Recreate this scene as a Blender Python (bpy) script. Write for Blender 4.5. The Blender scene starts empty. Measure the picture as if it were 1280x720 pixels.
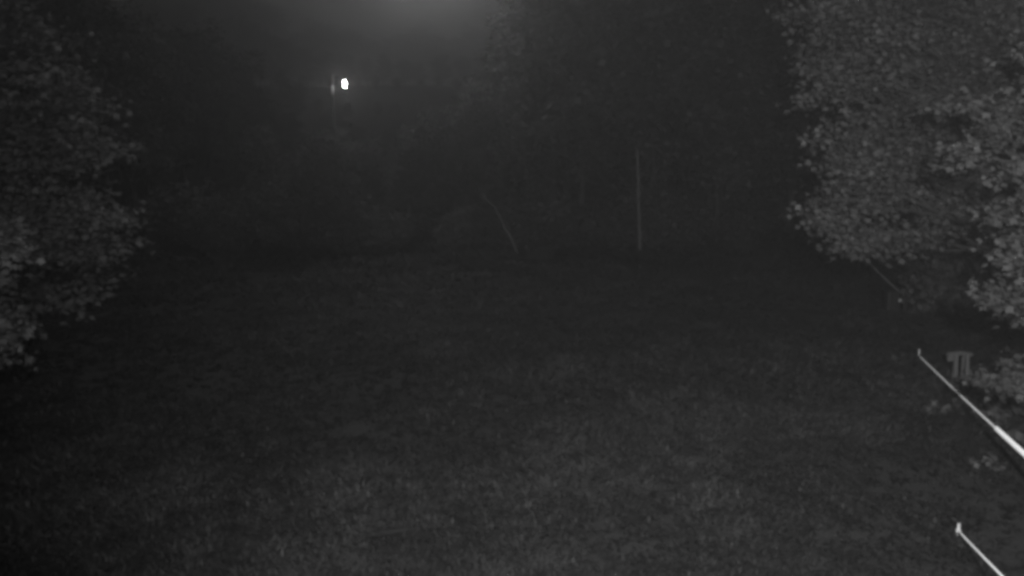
import bpy, math, random
import numpy as np
from mathutils import Vector, Matrix, noise

# ------------------------------------------------------------------ camera, world, lights
SC = bpy.context.scene
COL = SC.collection
CAM_H, PITCH, F = 4.0, math.radians(9.1), 1000.0      # focal length in pixels of the 1280x720 photograph

cam_data = bpy.data.cameras.new('camera')
cam_data.sensor_width = 36.0
cam_data.lens = 36.0 * F / 1280.0
cam_data.clip_start, cam_data.clip_end = 0.05, 3000.0
cam = bpy.data.objects.new('camera', cam_data)
cam.location = (0, 0, CAM_H)
cam.rotation_euler = (math.radians(90) - PITCH, 0, 0)
COL.objects.link(cam)
SC.camera = cam

MOON_EL, MOON_ROT = math.radians(38), math.radians(150)
world = bpy.data.worlds.new('World')
SC.world = world
world.use_nodes = True
wn, wl = world.node_tree.nodes, world.node_tree.links
sky = wn.new('ShaderNodeTexSky')
sky.sky_type = 'NISHITA'
sky.sun_disc = False
sky.sun_elevation, sky.sun_rotation = MOON_EL, MOON_ROT
sky.dust_density = 3.0
bw = wn.new('ShaderNodeRGBToBW')                       # the camera sees in infrared, without colour
wl.new(sky.outputs[0], bw.inputs[0])
wl.new(bw.outputs[0], wn['Background'].inputs[0])
wn['Background'].inputs[1].default_value = 0.013      # night

moon_data = bpy.data.lights.new('moon', 'SUN')
moon_data.energy, moon_data.angle = 0.012, math.radians(12)
moon = bpy.data.objects.new('moon', moon_data)
moon.rotation_euler = (math.radians(90) - MOON_EL, 0, math.radians(180) - MOON_ROT)
COL.objects.link(moon)

SC.view_settings.view_transform = 'Standard'
SC.view_settings.look = 'None'
SC.view_settings.gamma = 1.0
SC.view_settings.exposure = 0.0
SC.view_settings.use_curve_mapping = False
SC.cycles.filter_width = 4.0
SC.cycles.volume_bounces = 1
SC.cycles.max_bounces = 5
SC.cycles.use_denoising = True

IR_POWER, IR_AIM, IR_CONE = 9400.0, (820, 190), 112.0
LANTERN_STRENGTH = 330.0
ADDED_LAMP_STRENGTH = 3300.0
HAZE_DENSITY, HAZE_G = 0.0052, 0.85

RNG = np.random.default_rng(7)
random.seed(7)

# ------------------------------------------------------------------ pixel <-> place
FWD = Vector((0, math.cos(PITCH), -math.sin(PITCH)))
UP = Vector((0, math.sin(PITCH), math.cos(PITCH)))

def ray(px, py):
    return FWD + Vector((1, 0, 0)) * ((px - 640) / F) + UP * ((360 - py) / F)

def at(px, py, Y):
    """the point seen at a pixel of the photograph, Y metres away"""
    d = ray(px, py)
    return Vector((0, 0, CAM_H)) + d * (Y / d.y)

def sm(a, b, x):
    t = min(1, max(0, (x - a) / (b - a)))
    return t * t * (3 - 2 * t)

def height(x, y):
    z = 0.16 * noise.noise(Vector((x * .11, y * .11, 1.3))) + 0.05 * noise.noise(Vector((x * .4, y * .4, 5.1)))
    z += 0.35 * sm(14, 20, y + .25 * x) * sm(-6, 8, x) * .35
    if y > 33:
        z += 0.045 * (y - 33) + 17 * sm(58, 270, y)
    return z

def on_ground(px, py):
    d = ray(px, py)
    t = 3.0
    for _ in range(4000):
        p = Vector((0, 0, CAM_H)) + d * t
        if p.z <= height(p.x, p.y):
            return Vector((p.x, p.y, height(p.x, p.y)))
        t += .02
    return p

# ------------------------------------------------------------------ materials (all grey: an infrared picture)
def mat(name, build):
    m = bpy.data.materials.new(name)
    m.use_nodes = True
    nt = m.node_tree
    build(nt, nt.nodes, nt.links, nt.nodes['Principled BSDF'])
    return m

def ramp(N, L, src, stops):
    r = N.new('ShaderNodeValToRGB')
    e = r.color_ramp.elements
    while len(e) < len(stops):
        e.new(.5)
    for k, (p, v) in enumerate(stops):
        e[k].position = p
        e[k].color = (v, v, v, 1)
    L.new(src, r.inputs[0])
    return r

def noise_tex(N, L, scale, detail=4, rough=.6, coord='Object'):
    tc = N.new('ShaderNodeTexCoord')
    n = N.new('ShaderNodeTexNoise')
    n.inputs['Scale'].default_value = scale
    n.inputs['Detail'].default_value = detail
    n.inputs['Roughness'].default_value = rough
    L.new(tc.outputs[coord], n.inputs['Vector'])
    return n

def grey_mat(name, lo, hi, scale, rough=.8, bump=.3, stretch=None):
    def b(nt, N, L, P):
        n = noise_tex(N, L, scale)
        if stretch:
            mp = N.new('ShaderNodeMapping')
            mp.inputs['Scale'].default_value = stretch
            tc = N.new('ShaderNodeTexCoord')
            L.new(tc.outputs['Object'], mp.inputs[0])
            L.new(mp.outputs[0], n.inputs['Vector'])
        r = ramp(N, L, n.outputs[0], [(.3, lo), (.7, hi)])
        L.new(r.outputs[0], P.inputs['Base Color'])
        P.inputs['Roughness'].default_value = rough
        bp = N.new('ShaderNodeBump')
        bp.inputs['Strength'].default_value = bump
        bp.inputs['Distance'].default_value = .02
        L.new(n.outputs[0], bp.inputs['Height'])
        L.new(bp.outputs[0], P.inputs['Normal'])
    return mat(name, b)

def leaf_mat(name, lo, hi):
    """each leaf has its own tone (attribute), with a little light through it"""
    def b(nt, N, L, P):
        a = N.new('ShaderNodeAttribute')
        a.attribute_name = 'tone'
        r = ramp(N, L, a.outputs['Fac'], [(0, lo), (1, hi)])
        L.new(r.outputs[0], P.inputs['Base Color'])
        P.inputs['Roughness'].default_value = .62
        P.inputs['Specular IOR Level'].default_value = .25
        t = N.new('ShaderNodeBsdfTranslucent')
        L.new(r.outputs[0], t.inputs[0])
        mx = N.new('ShaderNodeMixShader')
        mx.inputs[0].default_value = .22
        L.new(P.outputs[0], mx.inputs[1])
        L.new(t.outputs[0], mx.inputs[2])
        L.new(mx.outputs[0], N['Material Output'].inputs['Surface'])
    return mat(name, b)

def ground_build(nt, N, L, P):
    n1 = noise_tex(N, L, .35, 5)
    n2 = noise_tex(N, L, 9, 6, .7)
    mx = N.new('ShaderNodeMix')
    mx.data_type = 'FLOAT'
    mx.inputs[0].default_value = .5
    L.new(n1.outputs[0], mx.inputs[2])
    L.new(n2.outputs[0], mx.inputs[3])
    r = ramp(N, L, mx.outputs[0], [(.32, .006), (.68, .02)])
    L.new(r.outputs[0], P.inputs['Base Color'])
    P.inputs['Roughness'].default_value = .95
    bp = N.new('ShaderNodeBump')
    bp.inputs['Strength'].default_value = .8
    bp.inputs['Distance'].default_value = .06
    L.new(n2.outputs[0], bp.inputs['Height'])
    L.new(bp.outputs[0], P.inputs['Normal'])

M = {
    'ground': mat('meadow_soil', ground_build),
    'grass': leaf_mat('grass_blade', .003, .042),
    'leaf': leaf_mat('broad_leaf', .045, .08),
    'leaf_near': leaf_mat('broad_leaf_pale', .028, .085),
    'leaf_lit': leaf_mat('broad_leaf_lit', .07, .13),  # leaf tone raised to stand in for weak light on the tree
    'leaf_wood': leaf_mat('wood_leaf', .035, .09),
    'bark': grey_mat('bark', .015, .035, 6, .9, .8, (6, 6, 1)),
    'bark_pale': grey_mat('pale_bark', .045, .085, 5, .85, .5, (4, 4, 1)),
    'wood': grey_mat('weathered_wood', .035, .085, 8, .85, .5, (8, 8, 1)),
    'dark_wood': grey_mat('dark_wood', .003, .006, 9, .9, .5),
    'rope': grey_mat('white_rope', .34, .66, 9, .7, .6),
    'sleeve': grey_mat('white_plastic', .9, .95, 15, .4, .05),
    'peg': grey_mat('galvanised_steel', .4, .5, 30, .45, .1),
    'dark_metal': grey_mat('dark_metal', .004, .008, 20, .5, .1),
    'cord': grey_mat('grey_cord', .45, .62, 60, .8, .4),
    'lit_band': grey_mat('pale_lit_band', .16, .22, 20, .6, .1),
    'dark_box': grey_mat('black_plastic', .003, .006, 12, .6, .1),
    'reflector': grey_mat('reflector', .25, .35, 40, .25, .1),
}
def emit(name, s):
    def b(nt, N, L, P):
        P.inputs['Base Color'].default_value = (.8, .8, .8, 1)
        P.inputs['Emission Color'].default_value = (1, 1, 1, 1)
        P.inputs['Emission Strength'].default_value = s
    return mat(name, b)
for k in ('rope', 'sleeve'):                            # fuzzy fibres and beaded skin throw light back the way it came
    P = M[k].node_tree.nodes['Principled BSDF']
    P.inputs['Sheen Weight'].default_value = 1.0
    P.inputs['Sheen Roughness'].default_value = .6
    P.inputs['Sheen Tint'].default_value = (1, 1, 1, 1)
M['lamp_glass'] = emit('lit_lamp_glass', LANTERN_STRENGTH)
M['added_lamp_glass'] = emit('added_glow_lamp_glass', ADDED_LAMP_STRENGTH)

# ------------------------------------------------------------------ mesh helpers
class MB:
    def __init__(self):
        self.v, self.f = [], []
    def tube(self, pts, rad, n=8, cap=True):
        pts = [Vector(p) for p in pts]
        base = len(self.v)
        ref = None
        for i, p in enumerate(pts):
            d = (pts[min(i + 1, len(pts) - 1)] - pts[max(i - 1, 0)]).normalized()
            if ref is None:
                ref = d.orthogonal().normalized()
            ref = (ref - d * ref.dot(d)).normalized()
            s = d.cross(ref)
            for k in range(n):
                a = 2 * math.pi * k / n
                self.v.append(p + (ref * math.cos(a) + s * math.sin(a)) * rad[i])
        for i in range(len(pts) - 1):
            for k in range(n):
                a, b = base + i * n + k, base + i * n + (k + 1) % n
                self.f.append((a, b, b + n, a + n))
        if cap:
            self.f.append(tuple(base + k for k in range(n))[::-1])
            self.f.append(tuple(base + (len(pts) - 1) * n + k for k in range(n)))
        return self
    def box(self, c, s, rz=0, bev=.12):
        """a box with chamfered upright edges"""
        c = Vector(c)
        hx, hy, hz = s[0] / 2, s[1] / 2, s[2] / 2
        b = min(hx, hy) * bev * 2
        ring = [(hx - b, -hy), (hx, -hy + b), (hx, hy - b), (hx - b, hy), (-hx + b, hy), (-hx, hy - b), (-hx, -hy + b), (-hx + b, -hy)]
        base = len(self.v)
        cr, sr = math.cos(rz), math.sin(rz)
        for z in (-hz, hz):
            for x, y in ring:
                self.v.append(c + Vector((x * cr - y * sr, x * sr + y * cr, z)))
        for k in range(8):
            self.f.append((base + k, base + (k + 1) % 8, base + 8 + (k + 1) % 8, base + 8 + k))
        self.f.append(tuple(base + k for k in range(8))[::-1])
        self.f.append(tuple(base + 8 + k for k in range(8)))
        return self
    def lathe(self, c, prof, n=12):
        return self.tube([Vector(c) + Vector((0, 0, z)) for r, z in prof], [r for r, z in prof], n)
    def build(self, name, m, parent=None, smooth=False, origin=None):
        me = bpy.data.meshes.new(name)
        o0 = Vector(origin) if origin is not None else Vector((0, 0, 0))
        me.from_pydata([tuple(v - o0) for v in self.v], [], self.f)
        me.materials.append(M[m])
        if smooth:
            me.polygons.foreach_set('use_smooth', [len(q) == 4 for q in self.f])
        o = bpy.data.objects.new(name, me)
        COL.objects.link(o)
        if origin is not None:
            o.location = o0
        o.parent = parent
        return o

def tag(o, label=None, cat=None, group=None, kind=None):
    for k, v in (('label', label), ('category', cat), ('group', group), ('kind', kind)):
        if v:
            o[k] = v
    return o

def thing(name, loc, label, cat, group=None):
    o = bpy.data.objects.new(name, None)
    o.empty_display_size = .2
    o.location = loc
    COL.objects.link(o)
    return tag(o, label, cat, group)

def copy_tree(o, parent=None):
    c = o.copy()
    COL.objects.link(c)
    c.parent = parent
    for ch in [x for x in bpy.data.objects if x.parent == o]:
        copy_tree(ch, c)
    return c

LEAF = np.array([(0, 0, 0), (.30, .22, .05), (.52, .55, .0), (.24, .62, .06), (0, 1.0, -.05), (-.24, .62, .06), (-.52, .55, .0), (-.30, .22, .05)])
LEAF_F = np.array([(0, 1, 3), (1, 2, 3), (0, 3, 4), (0, 4, 5), (0, 5, 7), (5, 6, 7)])
SPRAY = np.array([(0, 0, 0), (.42, .45, .08), (0, 1.0, 0), (-.42, .45, .08)])
SPRAY_F = np.array([(0, 1, 2), (0, 2, 3)])

def unit(a):
    return a / np.maximum(np.linalg.norm(a, axis=1, keepdims=True), 1e-9)

def foliage(name, m, centres, size, tone, parent=None, droop=.35, tmpl=LEAF, tf=LEAF_F, flat=.42):
    """many leaf-sized faces, each turned its own way; tone is one value for each leaf"""
    n = len(centres)
    az = RNG.uniform(0, 2 * math.pi, n)
    along = np.stack([np.cos(az), np.sin(az), RNG.normal(-droop, .35, n)], 1)
    along = unit(along)
    nrm = unit(np.stack([RNG.normal(0, flat, n), RNG.normal(0, flat, n) - .25, np.ones(n)], 1))
    side = unit(np.cross(along, nrm))
    nrm = np.cross(side, along)
    s = (size * RNG.uniform(.45, 1.45, n))[:, None, None]
    v = centres[:, None, :] + s * (tmpl[None, :, 0:1] * side[:, None, :] + tmpl[None, :, 1:2] * along[:, None, :] + tmpl[None, :, 2:3] * nrm[:, None, :])
    return mesh_np(name, m, v.reshape(-1, 3), (tf[None] + (np.arange(n) * len(tmpl))[:, None, None]).reshape(-1, 3), np.repeat(tone, len(tf)), parent)

def mesh_np(name, m, v, f, tone, parent=None):
    me = bpy.data.meshes.new(name)
    me.vertices.add(len(v))
    me.vertices.foreach_set('co', v.astype(np.float32).ravel())
    me.loops.add(len(f) * 3)
    me.loops.foreach_set('vertex_index', f.astype(np.int32).ravel())
    me.polygons.add(len(f))
    me.polygons.foreach_set('loop_start', np.arange(0, len(f) * 3, 3, dtype=np.int32))
    me.update(calc_edges=True)
    at_ = me.attributes.new('tone', 'FLOAT', 'FACE')
    at_.data.foreach_set('value', np.clip(tone, 0, 1).astype(np.float32))
    me.materials.append(M[m])
    o = bpy.data.objects.new(name, me)
    COL.objects.link(o)
    o.parent = parent
    return o

def bough(a, b, sag=.12, n=6, wob=.06):
    a, b = Vector(a), Vector(b)
    L = (b - a).length
    out = []
    for i in range(n):
        t = i / (n - 1)
        p = a.lerp(b, t) + Vector((0, 0, 1)) * (math.sin(math.pi * t) * L * sag)
        if 0 < i < n - 1:
            p += Vector((random.uniform(-1, 1), random.uniform(-1, 1), random.uniform(-1, 1))) * L * wob
        out.append(p)
    return out

def make_tree(name, base, top, trunk_r, lobes, leaf, per_m3, m, label, cat='tree', group=None, bark='bark', tmpl=LEAF, tf=LEAF_F, clump=.30, clump_leaves=22, lump_f=1.7):
    """tapered trunk with limbs; crown of leaf clumps spread through the lobes (centre, radius); world coordinates"""
    base, top = Vector(base), Vector(top)
    root = thing(name, base, label, cat, group)
    mb = MB()
    pts = bough(base - Vector((0, 0, .2)), top, 0, 8, .012)
    mb.tube(pts, [trunk_r * (1.35 if i == 0 else 1 - .11 * i) for i in range(8)], 9)
    o = mb.build('trunk', 'bark' if bark is None else bark, root, True)
    o.matrix_parent_inverse = Matrix.Translation(-base)
    cs, tn = [], []
    lm = MB()
    for (c, r) in lobes:
        c = Vector(c)
        r3 = r if hasattr(r, '__len__') else (r, r, r * .8)
        k = min(1, max(.2, (c.z - base.z) / max(.1, (top.z - base.z)) - .18))
        q = k * 7
        i = int(min(6, q))
        s = pts[i].lerp(pts[i + 1], q - i)
        lr = max(.008, trunk_r * .17 * (1 - .5 * k))
        bl = bough(s, c, .06, 6, .04)
        lm.tube(bl, [lr * (1 - .13 * j) for j in range(6)], 6)
        nc = max(5, int(per_m3 * r3[0] * r3[1] * r3[2] * 4.2))
        for _ in range(nc):
            d = RNG.normal(0, 1, 3)
            d /= np.linalg.norm(d)
            rr = RNG.uniform(.12, 1) ** .45
            rr *= 1 + .18 * noise.noise(Vector(d) * 2.3 + c)
            p = np.array(c) + d * rr * np.array(r3)
            lump = noise.noise(Vector(p) * lump_f)
            if lump < -.22 and RNG.random() < .85:
                continue
            if RNG.random() < .5:
                tw = bough(bl[random.randint(3, 5)], p, .05, 4, .05)
                lm.tube(tw, [lr * .35, lr * .28, lr * .2, lr * .1], 4, False)
            n = int(clump_leaves * RNG.uniform(.6, 1.4))
            cs.append(p + RNG.normal(0, 1, (n, 3)) * np.array([clump, clump, clump * .42]))
            tn.append(np.clip(.5 + .8 * lump + RNG.normal(0, .1) + RNG.normal(0, .07, n), 0, 1))
    o = lm.build('limbs', bark or 'bark', root, True)
    o.matrix_parent_inverse = Matrix.Translation(-base)
    o = foliage('crown', m, np.concatenate(cs), leaf, np.concatenate(tn), root, tmpl=tmpl, tf=tf)
    o.matrix_parent_inverse = Matrix.Translation(-base)
    return root

# ------------------------------------------------------------------ the ground
def make_ground():
    xs = np.concatenate([np.linspace(-400, -60, 18)[:-1], np.linspace(-60, 60, 161), np.linspace(60, 400, 18)[1:]])
    ys = np.concatenate([np.linspace(-60, 0, 9)[:-1], np.linspace(0, 70, 161), np.linspace(70, 700, 50)[1:]])
    v = [(x, y, height(x, y)) for y in ys for x in xs]
    w = len(xs)
    f = [(j * w + i, j * w + i + 1, (j + 1) * w + i + 1, (j + 1) * w + i) for j in range(len(ys) - 1) for i in range(w - 1)]
    me = bpy.data.meshes.new('ground')
    me.from_pydata(v, [], f)
    me.polygons.foreach_set('use_smooth', [True] * len(f))
    me.materials.append(M['ground'])
    o = bpy.data.objects.new('ground', me)
    COL.objects.link(o)
    tag(o, 'rough dark meadow sloping up into the wood', 'ground', kind='structure')
make_ground()

def hvec(x, y):
    return np.array([height(a, b) for a, b in zip(x, y)])

def make_grass():
    V, Fc, T = [], [], []
    off = 0
    for (y0, y1, dens, h, wd, nb) in ((4.2, 8, 300, .062, .016, 7), (8, 13, 190, .075, .022, 7), (13, 21, 80, .10, .034, 7), (21, 37, 26, .15, .06, 7)):
        half = .78
        n = int(dens * half * (y1 ** 2 - y0 ** 2))
        y = np.sqrt(RNG.uniform(y0 ** 2, y1 ** 2, n))
        x = RNG.uniform(-half, half, n) * y
        g = np.array([1.0 * noise.noise(Vector((a * .17, b * .17, 2.1))) + 1.0 * noise.noise(Vector((a * .7, b * .7, 3.3))) + .8 * noise.noise(Vector((a * 2.6, b * 2.6, 8.8))) for a, b in zip(x, y)])
        keep = RNG.random(n) < np.clip(.72 + .6 * g, .30, 1)
        x, y, g = x[keep], y[keep], g[keep]
        n = len(x)
        z = hvec(x, y)
        c = np.repeat(np.stack([x, y, z], 1), nb, 0)
        gg = np.repeat(g, nb)
        N = n * nb
        c[:, :2] += RNG.normal(0, .035 + wd * .8, (N, 2))
        az = RNG.uniform(0, 2 * math.pi, N)
        hh = h * RNG.uniform(.35, 1.2, N) * (1 + .8 * np.clip(gg, -.6, .9)) * (1 + 2.2 * np.clip((c[:, 1] - 28) / 6, 0, 1))
        lean = RNG.uniform(.3, 2.2, N)
        d = np.stack([np.cos(az) * lean, np.sin(az) * lean, np.ones(N)], 1)
        s = np.stack([-np.sin(az + RNG.normal(0, .9, N)), np.cos(az), np.zeros(N)], 1) * (wd * .5 * RNG.uniform(.5, 1.6, N))[:, None]
        a = c - s * .5 - np.array([0, 0, .01])
        b = c + s * .5 - np.array([0, 0, .01])
        mid = c + d * hh[:, None] * .6
        tip = c + d * hh[:, None] + np.stack([np.cos(az) * lean, np.sin(az) * lean, -lean * .4], 1) * hh[:, None] * .4
        V.append(np.stack([a, b, mid + s, mid - s, tip], 1).reshape(-1, 3))
        t = np.array([(0, 1, 2), (0, 2, 3), (3, 2, 4)])
        Fc.append((t[None] + off + (np.arange(N) * 5)[:, None, None]).reshape(-1, 3))
        off += N * 5
        lit_bank = np.exp(-((c[:, 0] - 3.2) / 2.6) ** 2 - ((c[:, 1] - 12.0 - .12 * (c[:, 0] - 3.2)) / 1.3) ** 2)     # paler tone painted where the bank catches the light
        T.append(np.repeat(np.clip(.38 + .6 * gg + .42 * lit_bank + .24 * np.clip((c[:, 1] - 11) / 12, 0, 1) + RNG.normal(0, .05, N), 0, 1), 3))
    o = mesh_np('grass', 'grass', np.concatenate(V), np.concatenate(Fc), np.concatenate(T))
    tag(o, 'rough tufted meadow grass covering the clearing', 'grass', kind='stuff')
make_grass()

# ------------------------------------------------------------------ trees that frame the clearing
def lobes_px(rows, Y):
    return [(at(x, y, Y + dy), r / F * (Y + dy)) for x, y, r, dy in rows]

def foot(px, Y):
    p = at(px, 400, Y)
    return Vector((p.x, Y, height(p.x, Y)))

b = foot(1335, 14.5)
make_tree('broadleaf_tree', b, b + Vector((-.6, .3, 7.6)), .24, lobes_px([
    (1075, 40, 62, 0), (1130, 20, 70, .8), (1060, 120, 48, -.3), (1110, 110, 62, .6), (1060, 190, 46, -.2), (1048, 245, 38, -.8),
    (1100, 190, 60, .2), (1032, 268, 20, -.9), (1090, 245, 48, -.3), (1065, 302, 20, -.7), (1105, 295, 30, -.4), (1140, 300, 32, -.6),
    (1150, 235, 56, .3), (1165, 150, 70, .9), (1195, 255, 44, .4), (1215, 190, 66, 1.2), (1190, 60, 80, 1.2), (1250, 110, 80, 1.4),
    (1260, 20, 90, 1.0), (1245, 265, 40, 1.2), (1320, 180, 90, .6), (1330, 60, 110, .2), (1080, -50, 70, .2), (1170, -70, 95, .5),
    (1280, -90, 110, .4), (1400, 120, 90, .5), (1370, 250, 80, .8), (1025, 10, 34, .2), (1028, 90, 24, -.2)], 13.0),
    .085, 17, 'leaf', 'large broadleaf tree with drooping layered crown over the staked ropes', clump=.21, clump_leaves=84, lump_f=1.5)

b = foot(1450, 9.3)
make_tree('young_tree', b, b + Vector((-.25, .1, 5.4)), .12, lobes_px([
    (1240, 160, 46, 0), (1215, 195, 30, -.2), (1275, 145, 48, .3), (1285, 205, 40, -.1), (1210, 130, 22, .1), (1285, 300, 34, -.3), (1268, 345, 34, -.4),
    (1248, 370, 20, -.5), (1280, 385, 24, -.4), (1262, 270, 24, -.1), (1340, 240, 70, 0), (1350, 120, 80, .2), (1380, 330, 70, -.2), (1420, 60, 90, .2),
    (1272, 475, 26, -.5), (1248, 468, 12, -.5), (1310, 470, 40, -.4), (1300, 60, 40, .5), (1400, 430, 60, 0)], 9.0),
    .075, 48, 'leaf_near', 'pale leafed young tree whose branches hang before the large layered tree', clump=.13, clump_leaves=55, lump_f=2.6)

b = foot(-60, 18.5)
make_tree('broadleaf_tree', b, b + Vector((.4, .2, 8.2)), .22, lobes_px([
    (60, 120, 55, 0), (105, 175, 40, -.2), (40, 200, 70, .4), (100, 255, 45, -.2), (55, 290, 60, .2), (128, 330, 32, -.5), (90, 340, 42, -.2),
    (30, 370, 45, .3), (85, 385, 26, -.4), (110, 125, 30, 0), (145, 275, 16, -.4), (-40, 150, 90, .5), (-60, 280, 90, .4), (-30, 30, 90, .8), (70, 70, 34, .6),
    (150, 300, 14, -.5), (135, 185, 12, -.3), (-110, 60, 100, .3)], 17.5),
    .13, 9, 'leaf_lit', 'dim rounded broadleaf tree at the shadowed side of the meadow', clump=.26, clump_leaves=38)

b = foot(-190, 8.2)
make_tree('young_tree', b, b + Vector((.2, .1, 4.6)), .10, lobes_px([
    (-22, 300, 34, 0), (14, 312, 16, -.1), (-4, 285, 18, .1), (-14, 368, 30, 0), (2, 342, 18, -.1), (6, 395, 16, -.1), (6, 425, 18, -.1), (-16, 438, 26, 0), (8, 452, 13, -.1), (-70, 330, 60, 0),
    (-90, 420, 60, 0), (-110, 230, 70, .1), (-160, 120, 80, 0)], 7.9),
    .07, 60, 'leaf_near', 'pale leafed young tree with only its branch tips reaching over the meadow', clump=.11, clump_leaves=40, lump_f=2.8)

# ------------------------------------------------------------------ the wood behind
def wood_proto(k, H, R, label, group):
    base = Vector((0, 0, 0))
    lobes = []
    for i in range(11):
        z = H * (.24 + .72 * (i + .5) / 11)
        wv = math.sin(math.pi * min(1, max(.08, (z / H - .12) / .95))) ** .7
        for j in range(2 if i < 9 else 1):
            a = random.uniform(0, 2 * math.pi)
            rr = R * wv * random.uniform(.25, .62)
            lobes.append(((math.cos(a) * rr, math.sin(a) * rr, z), R * (.30 + .26 * wv) * random.uniform(.8, 1.15)))
    t = make_tree('broadleaf_tree', base, (random.uniform(-.5, .5), random.uniform(-.5, .5), H * .88), .19, lobes, .26, 2.0, 'leaf_wood', label, 'tree', group,
                  tmpl=SPRAY, tf=SPRAY_F, clump=.42, clump_leaves=26, lump_f=.8)
    return t

WLAB = 'tall broadleaf tree deep in the dark wood, behind its first rows'
WGRP = 'trees of the wood behind the meadow'
protos = [wood_proto(k, 13.0 + k, 3.1 + .2 * k, WLAB, WGRP) for k in range(3)]
first = [True] * 3
def put(k, x, y, s, sz=1.0, label=None, group=None):
    o = protos[k] if first[k] else copy_tree(protos[k])
    first[k] = False
    o.location = (x, y, height(x, y))
    o.rotation_euler = (0, 0, random.uniform(0, 6.28))
    o.scale = (s, s, s * sz)
    if label:
        o['label'], o['group'] = label, group
    return o

def gap(px):
    """1 inside the opening of the wood where the misty sky shows"""
    return sm(150, 190, px) * (1 - sm(640, 700, px))

ROWLAB = {37: ('tall broadleaf tree in the front row of the dark wood', 'front row of the wood'),
          43: ('tall broadleaf tree just behind the front row of the dark wood', 'second row of the wood'),
          51: (WLAB, WGRP), 62: (WLAB, WGRP)}
k = 0
for Y, step, jit in ((37, 88, 14), (43, 84, 20), (51, 80, 24), (62, 76, 24)):
    px = -160 + random.uniform(0, 30)
    while px < 1440:
        q = px + random.uniform(-jit, jit)
        yy = Y + random.uniform(-2, 2)
        x = at(q, 300, yy).x
        g = gap(q)
        if g < .5 and not (Y > 48 and 600 < q < 735):       # trees left out round the added lamp
            put(k % 3, x, yy, random.uniform(.88, 1.12), 1, *ROWLAB[Y])
            k += 1
        px += step
# crowns step up on either side of the opening, the nearer the wood the taller
for q, yy, s in ((172, 46, .8), (204, 55, .85), (235, 63, .9), (262, 74, .95), (290, 88, .95), (322, 104, .9), (195, 70, 1.0), (250, 95, 1.1), (672, 58, 1.0), (700, 46, 1.0), (674, 41, .90), (650, 70, 1.05)):
    put(k % 3, at(q, 300, yy).x, yy, s, 1, 'broadleaf tree bordering the misty opening of the wood', 'trees bordering the opening')
    k += 1
for q, yy, s in ((372, 38, .27), (428, 34.6, .40), (396, 35.2, .36), (462, 40, .32), (512, 39, .40), (560, 40, .46), (600, 39, .50), (335, 41, .42)):
    put(k % 3, at(q, 300, yy).x, yy, s, 1, 'low leafy tree standing in front of the opening of the wood', 'low trees in front of the opening')
    k += 1
far = []
for yy, top_px, step in ((62, 205, 44), (95, 172, 38), (140, 138, 32), (200, 104, 27), (275, 72, 22), (370, 46, 20)):
    q = 180 + random.uniform(0, 20)
    while q < 672:
        y2 = yy + random.uniform(-.06, .06) * yy
        x = at(q, 300, y2).x
        lift = 26 * noise.noise(Vector((q * .02, yy, 0))) - 30 * abs((q - 480) / 220) ** 2 - 30 * (1 - sm(260, 450, q))
        far.append((q, y2, max(3.5, at(q, top_px + lift, y2).z - height(x, y2)) / 13.5))
        q += step * random.uniform(.75, 1.25)
for q, yy, s in far:
    put(k % 3, at(q, 300, yy).x, yy, s * 1.45, .69, 'low misty tree in the opening of the wood below the sky', 'low trees in the opening of the wood')
    k += 1

def shrub_proto(seed):
    root = thing('shrub', (0, 0, 0), 'leafy shrub in the undergrowth along the edge of the wood', 'shrub', 'shrubs along the edge of the wood')
    mb = MB()
    cs, tn = [], []
    for i in range(13):
        a = random.uniform(0, 6.28)
        r = random.uniform(.1, 1.15)
        tip = Vector((math.cos(a) * r, math.sin(a) * r, random.uniform(.6, 2.1) * (1.15 - .35 * r)))
        bl = bough((random.uniform(-.12, .12), random.uniform(-.12, .12), -.1), tip, .08, 5, .05)
        mb.tube(bl, [.03, .025, .02, .014, .008], 5)
        for j in range(9):
            p = np.array(bl[random.randint(1, 4)]) + RNG.normal(0, .24, 3)
            p[2] = max(.08, p[2])
            n = 26
            c = p + RNG.normal(0, 1, (n, 3)) * np.array([.22, .22, .13])
            c[:, 2] = np.maximum(c[:, 2], .04)
            cs.append(c)
            tn.append(np.clip(RNG.normal(.5, .15) + RNG.normal(0, .15, n), 0, 1))
    mb.build('stems', 'bark', root, True)
    foliage('foliage', 'leaf_wood', np.concatenate(cs), .15, np.concatenate(tn), root, tmpl=SPRAY, tf=SPRAY_F)
    return root
sprotos = [shrub_proto(i) for i in range(3)]
sfirst = [True] * 3
def put_shrub(i, x, y, s, sz=1.0):
    o = sprotos[i] if sfirst[i] else copy_tree(sprotos[i])
    sfirst[i] = False
    o.location = (x, y, height(x, y))
    o.rotation_euler = (0, 0, random.uniform(0, 6.28))
    o.scale = (s, s, s * sz)
    return o
for i in range(62):
    q = -150 + 1560 * (i + random.uniform(-.4, .4)) / 61
    if 785 < q < 815:
        q += 34
    yy = random.choice((33.6, 34.8, 36.2, 38.5, 41)) + random.uniform(-.6, .6)
    put_shrub(i % 3, at(q, 300, yy).x, yy, random.uniform(.8, 1.5), random.uniform(.75, 1.25))
for q, yy, s_, sz in ((668, 31.2, .5, .7), (640, 31.4, .42, .6), (812, 31.3, .42, .55), (788, 31.6, .36, .5)):
    o = put_shrub(1, at(q, 300, yy).x, yy, s_, sz)
    o['label'], o['group'] = 'low bushy growth at the foot of a bare stem', 'low growth at the bare stems'
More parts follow.
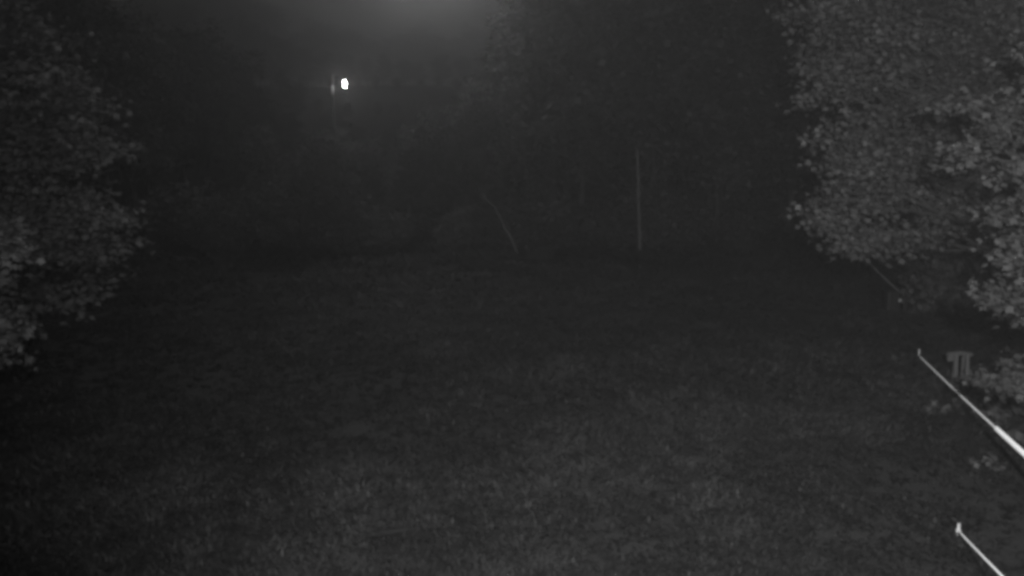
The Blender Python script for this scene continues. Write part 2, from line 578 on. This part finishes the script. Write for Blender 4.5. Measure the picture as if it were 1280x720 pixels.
# the shrubs in the shade of the large tree
for q, yy, s, sz in ((1172, 23, 1.0, 1.25), (1195, 20.5, 1.0, 1.3), (1240, 19.5, 1.15, 1.4), (1290, 19, 1.2, 1.3), (1215, 24, 1.4, 1.4), (1275, 23.5, 1.5, 1.5)):
    o = put_shrub(random.randint(0, 2), at(q, 300, yy).x, yy, s, sz)
    o['label'], o['group'] = 'dark shrub in the shade under the large layered tree', 'shrubs under the large layered tree'

# ------------------------------------------------------------------ dead stems at the edge of the wood
def dead_stem(name, p0, p1, r0, r1, m, label, cat, twigs, wob=.004):
    p0, p1 = Vector(p0), Vector(p1)
    root = thing(name, p0, label, cat)
    pts = bough(p0, p1, .0, 8, wob)
    o = MB().tube(pts, [r0 + (r1 - r0) * i / 7 for i in range(8)], 8).build('stem', m, root, True)
    o.matrix_parent_inverse = Matrix.Translation(-p0)
    for k in range(twigs):
        i = random.randint(2, 6)
        e = pts[i] + Vector((random.uniform(-.5, .5), random.uniform(-.3, .3), random.uniform(.15, .5)))
        o = MB().tube(bough(pts[i], e, .05, 4, .05), [r1 * .6, r1 * .45, r1 * .3, r1 * .15], 5).build('twig', m, root, True)
        o.matrix_parent_inverse = Matrix.Translation(-p0)
    return root
Y = 32.0
p = at(801, 312, Y); p.z = height(p.x, Y) - .15
dead_stem('dead_trunk', p, at(796, 186, Y), .085, .05, 'bark_pale', 'slender pale dead trunk standing upright at the edge of the wood', 'dead tree', 3)
Y = 31.8
p = at(652, 306, Y); p.z = height(p.x, Y) - .1
dead_stem('leaning_sapling', p, at(602, 233, Y), .06, .025, 'bark_pale', 'thin bare sapling leaning over at the edge of the wood', 'sapling', 4, .03)
Y = 31.5
p = on_ground(352, 316)
dead_stem('fallen_branch', p + Vector((0, 0, .03)), p + Vector((1.9, .5, .75)), .03, .012, 'bark_pale', 'pale bent branch caught in the undergrowth below the lamp', 'branch', 2)
for px, py, dx, dz in ((462, 676, .42, .02), (1030, 524, .55, .06), (1168, 558, .4, .02)):
    p = on_ground(px, py) + Vector((0, 0, .06))
    q = p + Vector((dx, .12, 0)); q.z = height(q.x, q.y) + .06 + dz
    lab = {462: 'short dark stick lying in the open grass far from the ropes', 1030: 'long dark stick lying in the grass level with the rope sleeve', 1168: 'short dark stick lying in the grass beside the sleeved rope'}[px]
    dead_stem('fallen_stick', p, q, .028, .014, 'dark_wood', lab, 'stick', 1)

def stump():
    g = on_ground(641, 316)
    root = thing('tree_stump', g, 'dark broken stump at the foot of the leaning bare sapling', 'stump')
    o = MB().tube([g - Vector((0, 0, .15)), g + Vector((.01, 0, .12)), g + Vector((-.02, 0, .55)), g + Vector((.03, .02, .95))], [.26, .2, .17, .11], 10).build('trunk', 'dark_wood', root, True)
    o.matrix_parent_inverse = Matrix.Translation(-g)
    for a, z in ((.4, .7), (2.3, .95), (4.4, .5)):
        d = Vector((math.cos(a), math.sin(a), 0))
        o = MB().tube([g + d * .08 + Vector((0, 0, z - .25)), g + d * .15 + Vector((0, 0, z + .1)), g + d * .17 + Vector((0, 0, z + .28))], [.07, .045, .01], 6).build('splinter', 'dark_wood', root, True)
        o.matrix_parent_inverse = Matrix.Translation(-g)
stump()

# ------------------------------------------------------------------ lamp in the opening of the wood
def lamp_post():
    Y = 36.5
    c = at(431, 105, Y)
    pc = at(415.5, 112, Y)
    base = Vector((pc.x, Y, height(pc.x, Y)))
    root = thing('lamp_post', base, 'tall dark lamp post with one lit lantern hanging from its arm', 'lamp post')
    def part(mb, n, m, parent=root, smooth=False):
        o = mb.build(n, m, parent, smooth)
        if parent == root:
            o.matrix_parent_inverse = Matrix.Translation(-base)
        return o
    top = c.z + .36
    part(MB().lathe(base - Vector((0, 0, .1)), [(.10, 0), (.10, .35), (.06, .42), (.05, 3), (.034, top - base.z), (.012, top - base.z + .1)], 12), 'pole', 'dark_metal', smooth=True)
    part(MB().tube([Vector((base.x, Y, top - .08)), Vector((c.x - .05, Y, top - .08)), Vector((c.x, Y, top - .1)), Vector((c.x, Y, c.z + .34))], [.008] * 4, 8), 'arm', 'dark_metal', smooth=True)
    lan = part(MB().lathe(c, [(.10, .175), (.095, .19), (.04, .25), (.02, .34)], 6), 'lantern', 'dark_metal')
    def sub(mb, n, m):
        o = mb.build(n, m, lan)
        return o
    sub(MB().lathe(c, [(.016, -.12), (.022, -.11), (.026, .105), (.02, .12)], 6), 'glass', 'lamp_glass')
    sub(MB().lathe(c, [(.015, -.2), (.035, -.16), (.045, -.13)], 6), 'base', 'dark_metal')
    for k in range(6):
        t = 2 * math.pi * k / 6 + .3
        e = Vector((math.cos(t), math.sin(t), 0))
        sub(MB().tube([c + e * .055 + Vector((0, 0, -.17)), c + e * .075 + Vector((0, 0, .18))], [.003, .003], 4), 'bar', 'dark_metal')
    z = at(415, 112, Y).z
    part(MB().lathe((base.x, Y, z - .2), [(.045, 0), (.05, .03), (.05, .33), (.045, .36)], 12), 'lit_band', 'lit_band', smooth=True)  # pale band added in place of lantern light on the pole
lamp_post()

# ------------------------------------------------------------------ unseen lamp added above the opening to make the mist glow
def added_glow_lamp():
    Y = 48.0
    c = at(535, -88, Y)
    base = Vector((c.x + 5.2, Y, height(c.x + 5.2, Y)))
    root = thing('added_glow_lamp', base, 'unseen lamp added above the opening of the wood to make the mist glow', 'added lamp')
    def part(mb, n, m, smooth=False):
        o = mb.build(n, m, root, smooth)
        o.matrix_parent_inverse = Matrix.Translation(-base)
    H = c.z + .15
    part(MB().tube([base - Vector((0, 0, .2)), Vector((base.x, Y, H * .5)), Vector((base.x, Y, H))], [.10, .08, .05], 10), 'pole', 'dark_metal', True)
    part(MB().tube([Vector((base.x, Y, H - .02)), Vector((base.x - 2.2, Y, H + .3)), Vector((c.x, Y, c.z + .13))], [.03, .03, .03], 8), 'arm', 'dark_metal', True)
    part(MB().lathe(c, [(.17, .09), (.16, .12), (.06, .17)], 12), 'hood', 'dark_metal')
    part(MB().lathe(c, [(.04, -.09), (.09, -.05), (.11, .03), (.10, .085)], 12), 'glass', 'added_lamp_glass', True)
added_glow_lamp()

# ------------------------------------------------------------------ staked ropes
def rope_set(px, py, qx, qy, zq, label_r, label_s, label_p, sleeve=None, r=.011, peg_h=.15, post='wood'):
    g = on_ground(px, py)
    hook = g + Vector((0, 0, .045))
    d = ray(qx, qy)
    t = (zq - CAM_H) / d.z
    end = Vector((0, 0, CAM_H)) + d * t
    # peg: steel rod, leaning, with a hooked head
    s = thing('ground_stake', g, label_s, 'stake', 'steel stakes of the ropes')
    up = Vector((.16, .22, 1)).normalized()
    for nm, mb in (('rod', MB().tube([g - up * .12, g + up * .06, g + up * peg_h], [.012, .016, .014], 8)),
                   ('eyelet', MB().tube([hook + Vector((math.cos(a) * .018, 0, math.sin(a) * .018)) for a in np.linspace(0, 6.0, 9)], [.008] * 9, 6))):
        o = mb.build(nm, 'peg', s, True)
        o.matrix_parent_inverse = Matrix.Translation(-g)
    # rope
    root = thing('guy_rope', g, label_r, 'rope', 'staked ropes')
    n = 24
    L = (end - hook).length
    pts = [hook.lerp(end, i / (n - 1)) - Vector((0, 0, 1)) * math.sin(math.pi * i / (n - 1)) * L * .002 for i in range(n)]
    def along(t):
        return hook.lerp(end, t) - Vector((0, 0, 1)) * math.sin(math.pi * t) * L * .002
    a = 1.0
    if sleeve:
        a = min(range(400), key=lambda i: (ray(*sleeve).normalized() - (along(i / 399) - Vector((0, 0, CAM_H))).normalized()).length) / 399
        ts = [a, a + .004] + list(np.linspace(a + .02, .95, 8)) + [.965, .97]
        o = MB().tube([along(t) for t in ts], [.018, .027] + [.027] * 8 + [.027, .018], 12).build('sleeve', 'sleeve', root, True)
        o['label'] = 'thick bright white sleeve on the rope'
        o.matrix_parent_inverse = Matrix.Translation(-g)
        o = MB().tube([along(t) for t in (.968, .985, 1)], [r] * 3, 8).build('rope_end', 'rope', root, True)
        o.matrix_parent_inverse = Matrix.Translation(-g)
    o = MB().tube([along(t) for t in np.linspace(0, min(1, a + .003), n)], [r] * n, 8).build('rope', 'rope', root, True)
    o.matrix_parent_inverse = Matrix.Translation(-g)
    o = MB().lathe(hook + (end - hook).normalized() * .03 - Vector((0, 0, .02)), [(.014, 0), (.024, .012), (.024, .03), (.014, .042)], 8).build('knot', 'rope', root, True)
    o.matrix_parent_inverse = Matrix.Translation(-g)
    # the post that holds the upper end
    gz = height(end.x, end.y)
    w = thing('rope_post', (end.x, end.y, gz), label_p, 'post', 'posts that hold the ropes')
    q = Vector((end.x + .075, end.y, 0))
    o = MB().tube([q + Vector((0, 0, gz - .2)), q + Vector((0, 0, gz + .5)), q + Vector((0, 0, zq + .12)), q + Vector((0, 0, zq + .16))], [.07, .066, .06, .045], 10).build('post', post, w, True)
    o.matrix_parent_inverse = Matrix.Translation(-Vector((end.x, end.y, gz)))
    o = MB().lathe((q.x, q.y, zq - .03), [(.066, 0), (.072, .02), (.072, .05), (.066, .07)], 10).build('lashing', 'rope' if post == 'wood' else post, w, True)
    o.matrix_parent_inverse = Matrix.Translation(-Vector((end.x, end.y, gz)))

rope_set(1197, 669, 1330, 797, 1.2, 'thin white rope without sleeve running from the bent stake in the open grass', 'leaning bright steel stake in open grass with a plain rope tied on', 'wooden post holding the plain rope of the open grass', peg_h=.125, r=.0085)
rope_set(1148, 447, 1345, 626, 1.15, 'white rope with a thick bright sleeve on its upper part', 'short bright steel stake beside the trestle holding the sleeved rope', 'wooden post holding the sleeved rope', sleeve=(1247, 533), peg_h=.17, r=.0105)

def branch_rope():
    """a rope from the drooping branch of the large tree down to a short dark post"""
    g = on_ground(1128, 393)
    top = at(1128, 368, g.y)
    a = at(1064, 306, 13.2)
    w = thing('rope_post', g, 'short dark post beside the dark bin, holding the faint rope', 'post', 'posts that hold the ropes')
    q = g + Vector((.05, 0, 0))
    for nm, mb in (('post', MB().tube([q - Vector((0, 0, .2)), q + Vector((0, 0, .2)), Vector((q.x, q.y, top.z + .03)), Vector((q.x, q.y, top.z + .06))], [.06, .056, .05, .035], 10)),
                   ('lashing', MB().lathe((q.x, q.y, top.z - .04), [(.052, 0), (.058, .02), (.058, .05), (.052, .07)], 10))):
        o = mb.build(nm, 'dark_wood', w, True)
        o.matrix_parent_inverse = Matrix.Translation(-g)
    r = thing('guy_rope', a, 'faint grey rope from a drooping branch of the layered tree to a short dark post', 'rope', 'staked ropes')
    pts = [a.lerp(top, i / 15) - Vector((0, 0, 1)) * math.sin(math.pi * i / 15) * .02 for i in range(16)]
    for nm, mb in (('rope', MB().tube(pts, [.010] * 16, 8)), ('loop', MB().tube([a + Vector((math.cos(t) * .04, math.sin(t) * .04, .02)) for t in np.linspace(0, 6.1, 10)], [.009] * 10, 6))):
        o = mb.build(nm, 'cord', r, True)
        o.matrix_parent_inverse = Matrix.Translation(-a)
branch_rope()

# ------------------------------------------------------------------ trestle and dark box under the tree
def trestle():
    g = on_ground(1192, 486)
    Y = g.y
    k = Y / F
    root = thing('wooden_trestle', g, 'small weathered wooden trestle standing under the trees beside the sleeved rope', 'trestle')
    def part(mb, n, m='wood'):
        o = mb.build(n, m, root)
        o.matrix_parent_inverse = Matrix.Translation(-g)
    h = 48 * k
    part(MB().tube([g + Vector((-.17, -.02, h - .03)), g + Vector((.05, 0, h - .015)), g + Vector((.27, .02, h - .045))], [.035, .038, .036], 6), 'top_rail')
    part(MB().box(g + Vector((-.135, -.06, h - .075)), (.11, .03, .13), .15), 'end_plate')
    for x0, x1, y0, y1, r in ((-.02, -.055, -.03, -.12, .036), (.01, .045, .03, .16, .03), (.17, .14, -.03, -.14, .034), (.22, .26, .02, .15, .03)):
        part(MB().tube([g + Vector((x1, y1, -.06)), g + Vector(((x0 + x1) / 2 + .008, (y0 + y1) / 2, h * .5)), g + Vector((x0, y0, h - .03))], [r * 1.1, r, r * .95], 6), 'leg')
    for x, z0, z1 in ((.075, .30, .93), (.215, .05, .55), (.30, .0, .42)):
        part(MB().box(g + Vector((x, -.08, h * (z0 + z1) / 2)), (.045, .02, h * (z1 - z0)), .2), 'slat')
    part(MB().tube([g + Vector((-.05, -.13, h * .34)), g + Vector((.16, -.135, h * .38))], [.02, .018], 6), 'brace')
trestle()

def dark_bin():
    g = on_ground(1113, 391)
    root = thing('dark_bin', g, 'dark upright bin with a small bright reflector, near the faint rope', 'bin')
    k = g.y / F
    w, h = 17 * k, 29 * k
    def part(mb, n, m):
        o = mb.build(n, m, root)
        o.matrix_parent_inverse = Matrix.Translation(-g)
    part(MB().box(g + Vector((0, 0, h * .45 - .02)), (w * .92, w * .9, h * .9 + .04), .05, .1), 'body', 'dark_box')
    part(MB().box(g + Vector((0, 0, h * .9 + .03)), (w, w, .06), .05, .12), 'lid', 'dark_box')
    part(MB().tube([g + Vector((-w * .25, -w * .5, h * .9)), g + Vector((-w * .2, -w * .58, h * .9)), g + Vector((w * .2, -w * .58, h * .9)), g + Vector((w * .25, -w * .5, h * .9))], [.012] * 4, 6), 'handle', 'dark_metal')
    c = g + Vector((w * .40, -w * .49, h * .60))
    part(MB().tube([c, c + Vector((0, -.02, 0))], [.042, .036], 10), 'reflector', 'reflector')
dark_bin()

# ------------------------------------------------------------------ broad leafed weeds in the grass
def weed(px, py, s, label):
    g = on_ground(px, py)
    root = thing('weed', g, label, 'weed', 'broad leafed weeds in the grass')
    cs, tn = [], []
    st = MB()
    for i in range(7):
        a = random.uniform(0, 6.28)
        tip = Vector((math.cos(a) * .24 * s, math.sin(a) * .24 * s, random.uniform(.12, .34) * s))
        st.tube(bough((0, 0, -.02), tip, .15, 4, .04), [.006, .005, .004, .003], 5)
        n = 9
        cs.append(np.array(tip) + RNG.normal(0, .05 * s, (n, 3)))
        tn.append(np.clip(RNG.normal(.6, .2, n), 0, 1))
    st.build('stems', 'bark', root, True)
    foliage('leaves', 'leaf', np.concatenate(cs), .11 * s, np.concatenate(tn), root)
WL = 'low broad leafed weed growing in the grass near the ropes'
for px, py, s in ((1224, 520, 1.0), (1246, 510, 1.3), (1232, 588, .6), (1262, 545, 1.2), (1212, 505, .9), (1170, 520, .6)):
    weed(px, py, s, WL)

# ------------------------------------------------------------------ the camera's own infrared light, on an added pole and housing
def camera_light_standin():
    loc = Vector((.35, -.45, CAM_H + .5))
    root = thing('camera_light_standin', loc, 'unseen stand-in for the infrared light of the camera, on an added pole', 'camera_light_standin')
    gz = height(.35, -.95)
    o = MB().tube([(.35, -.92, gz - .3), (.35, -.92, CAM_H + .8)], [.06, .05], 10).build('pole', 'dark_metal', root, True)
    o.matrix_parent_inverse = Matrix.Translation(-loc)
    o = MB().box((.35, -.65, CAM_H + .5), (.3, .16, .22)).build('added_housing', 'dark_metal', root)
    o.matrix_parent_inverse = Matrix.Translation(-loc)
    o = MB().tube([(.35, -.9, CAM_H + .5), (.35, -.72, CAM_H + .5)], [.02, .02], 8).build('bracket', 'dark_metal', root)
    o.matrix_parent_inverse = Matrix.Translation(-loc)
    ld = bpy.data.lights.new('infrared_beam', 'SPOT')
    ld.energy, ld.spot_size, ld.spot_blend, ld.shadow_soft_size = IR_POWER, math.radians(IR_CONE), 1.0, .08
    lo = bpy.data.objects.new('infrared_beam', ld)
    COL.objects.link(lo)
    lo.parent = root
    d = ray(*IR_AIM)
    lo.rotation_euler = d.to_track_quat('-Z', 'Y').to_euler()
camera_light_standin()

# ------------------------------------------------------------------ damp night air
def haze():
    mb = MB()
    x, y0, y1, z0, z1 = 390, -58, 690, -3, 80
    vs = [(-x, y0, z0), (x, y0, z0), (x, y1, z0), (-x, y1, z0), (-x, y0, z1), (x, y0, z1), (x, y1, z1), (-x, y1, z1)]
    me = bpy.data.meshes.new('haze')
    me.from_pydata(vs, [], [(3, 2, 1, 0), (4, 5, 6, 7), (0, 1, 5, 4), (1, 2, 6, 5), (2, 3, 7, 6), (3, 0, 4, 7)])
    m = bpy.data.materials.new('haze')
    m.use_nodes = True
    N, L = m.node_tree.nodes, m.node_tree.links
    N.remove(N['Principled BSDF'])
    v = N.new('ShaderNodeVolumePrincipled')
    v.inputs['Color'].default_value = (.9, .9, .9, 1)
    v.inputs['Density'].default_value = HAZE_DENSITY
    v.inputs['Anisotropy'].default_value = HAZE_G
    L.new(v.outputs[0], N['Material Output'].inputs['Volume'])
    me.materials.append(m)
    o = bpy.data.objects.new('haze', me)
    COL.objects.link(o)
    tag(o, 'thin damp night mist over meadow and wood', 'haze', kind='stuff')
haze()
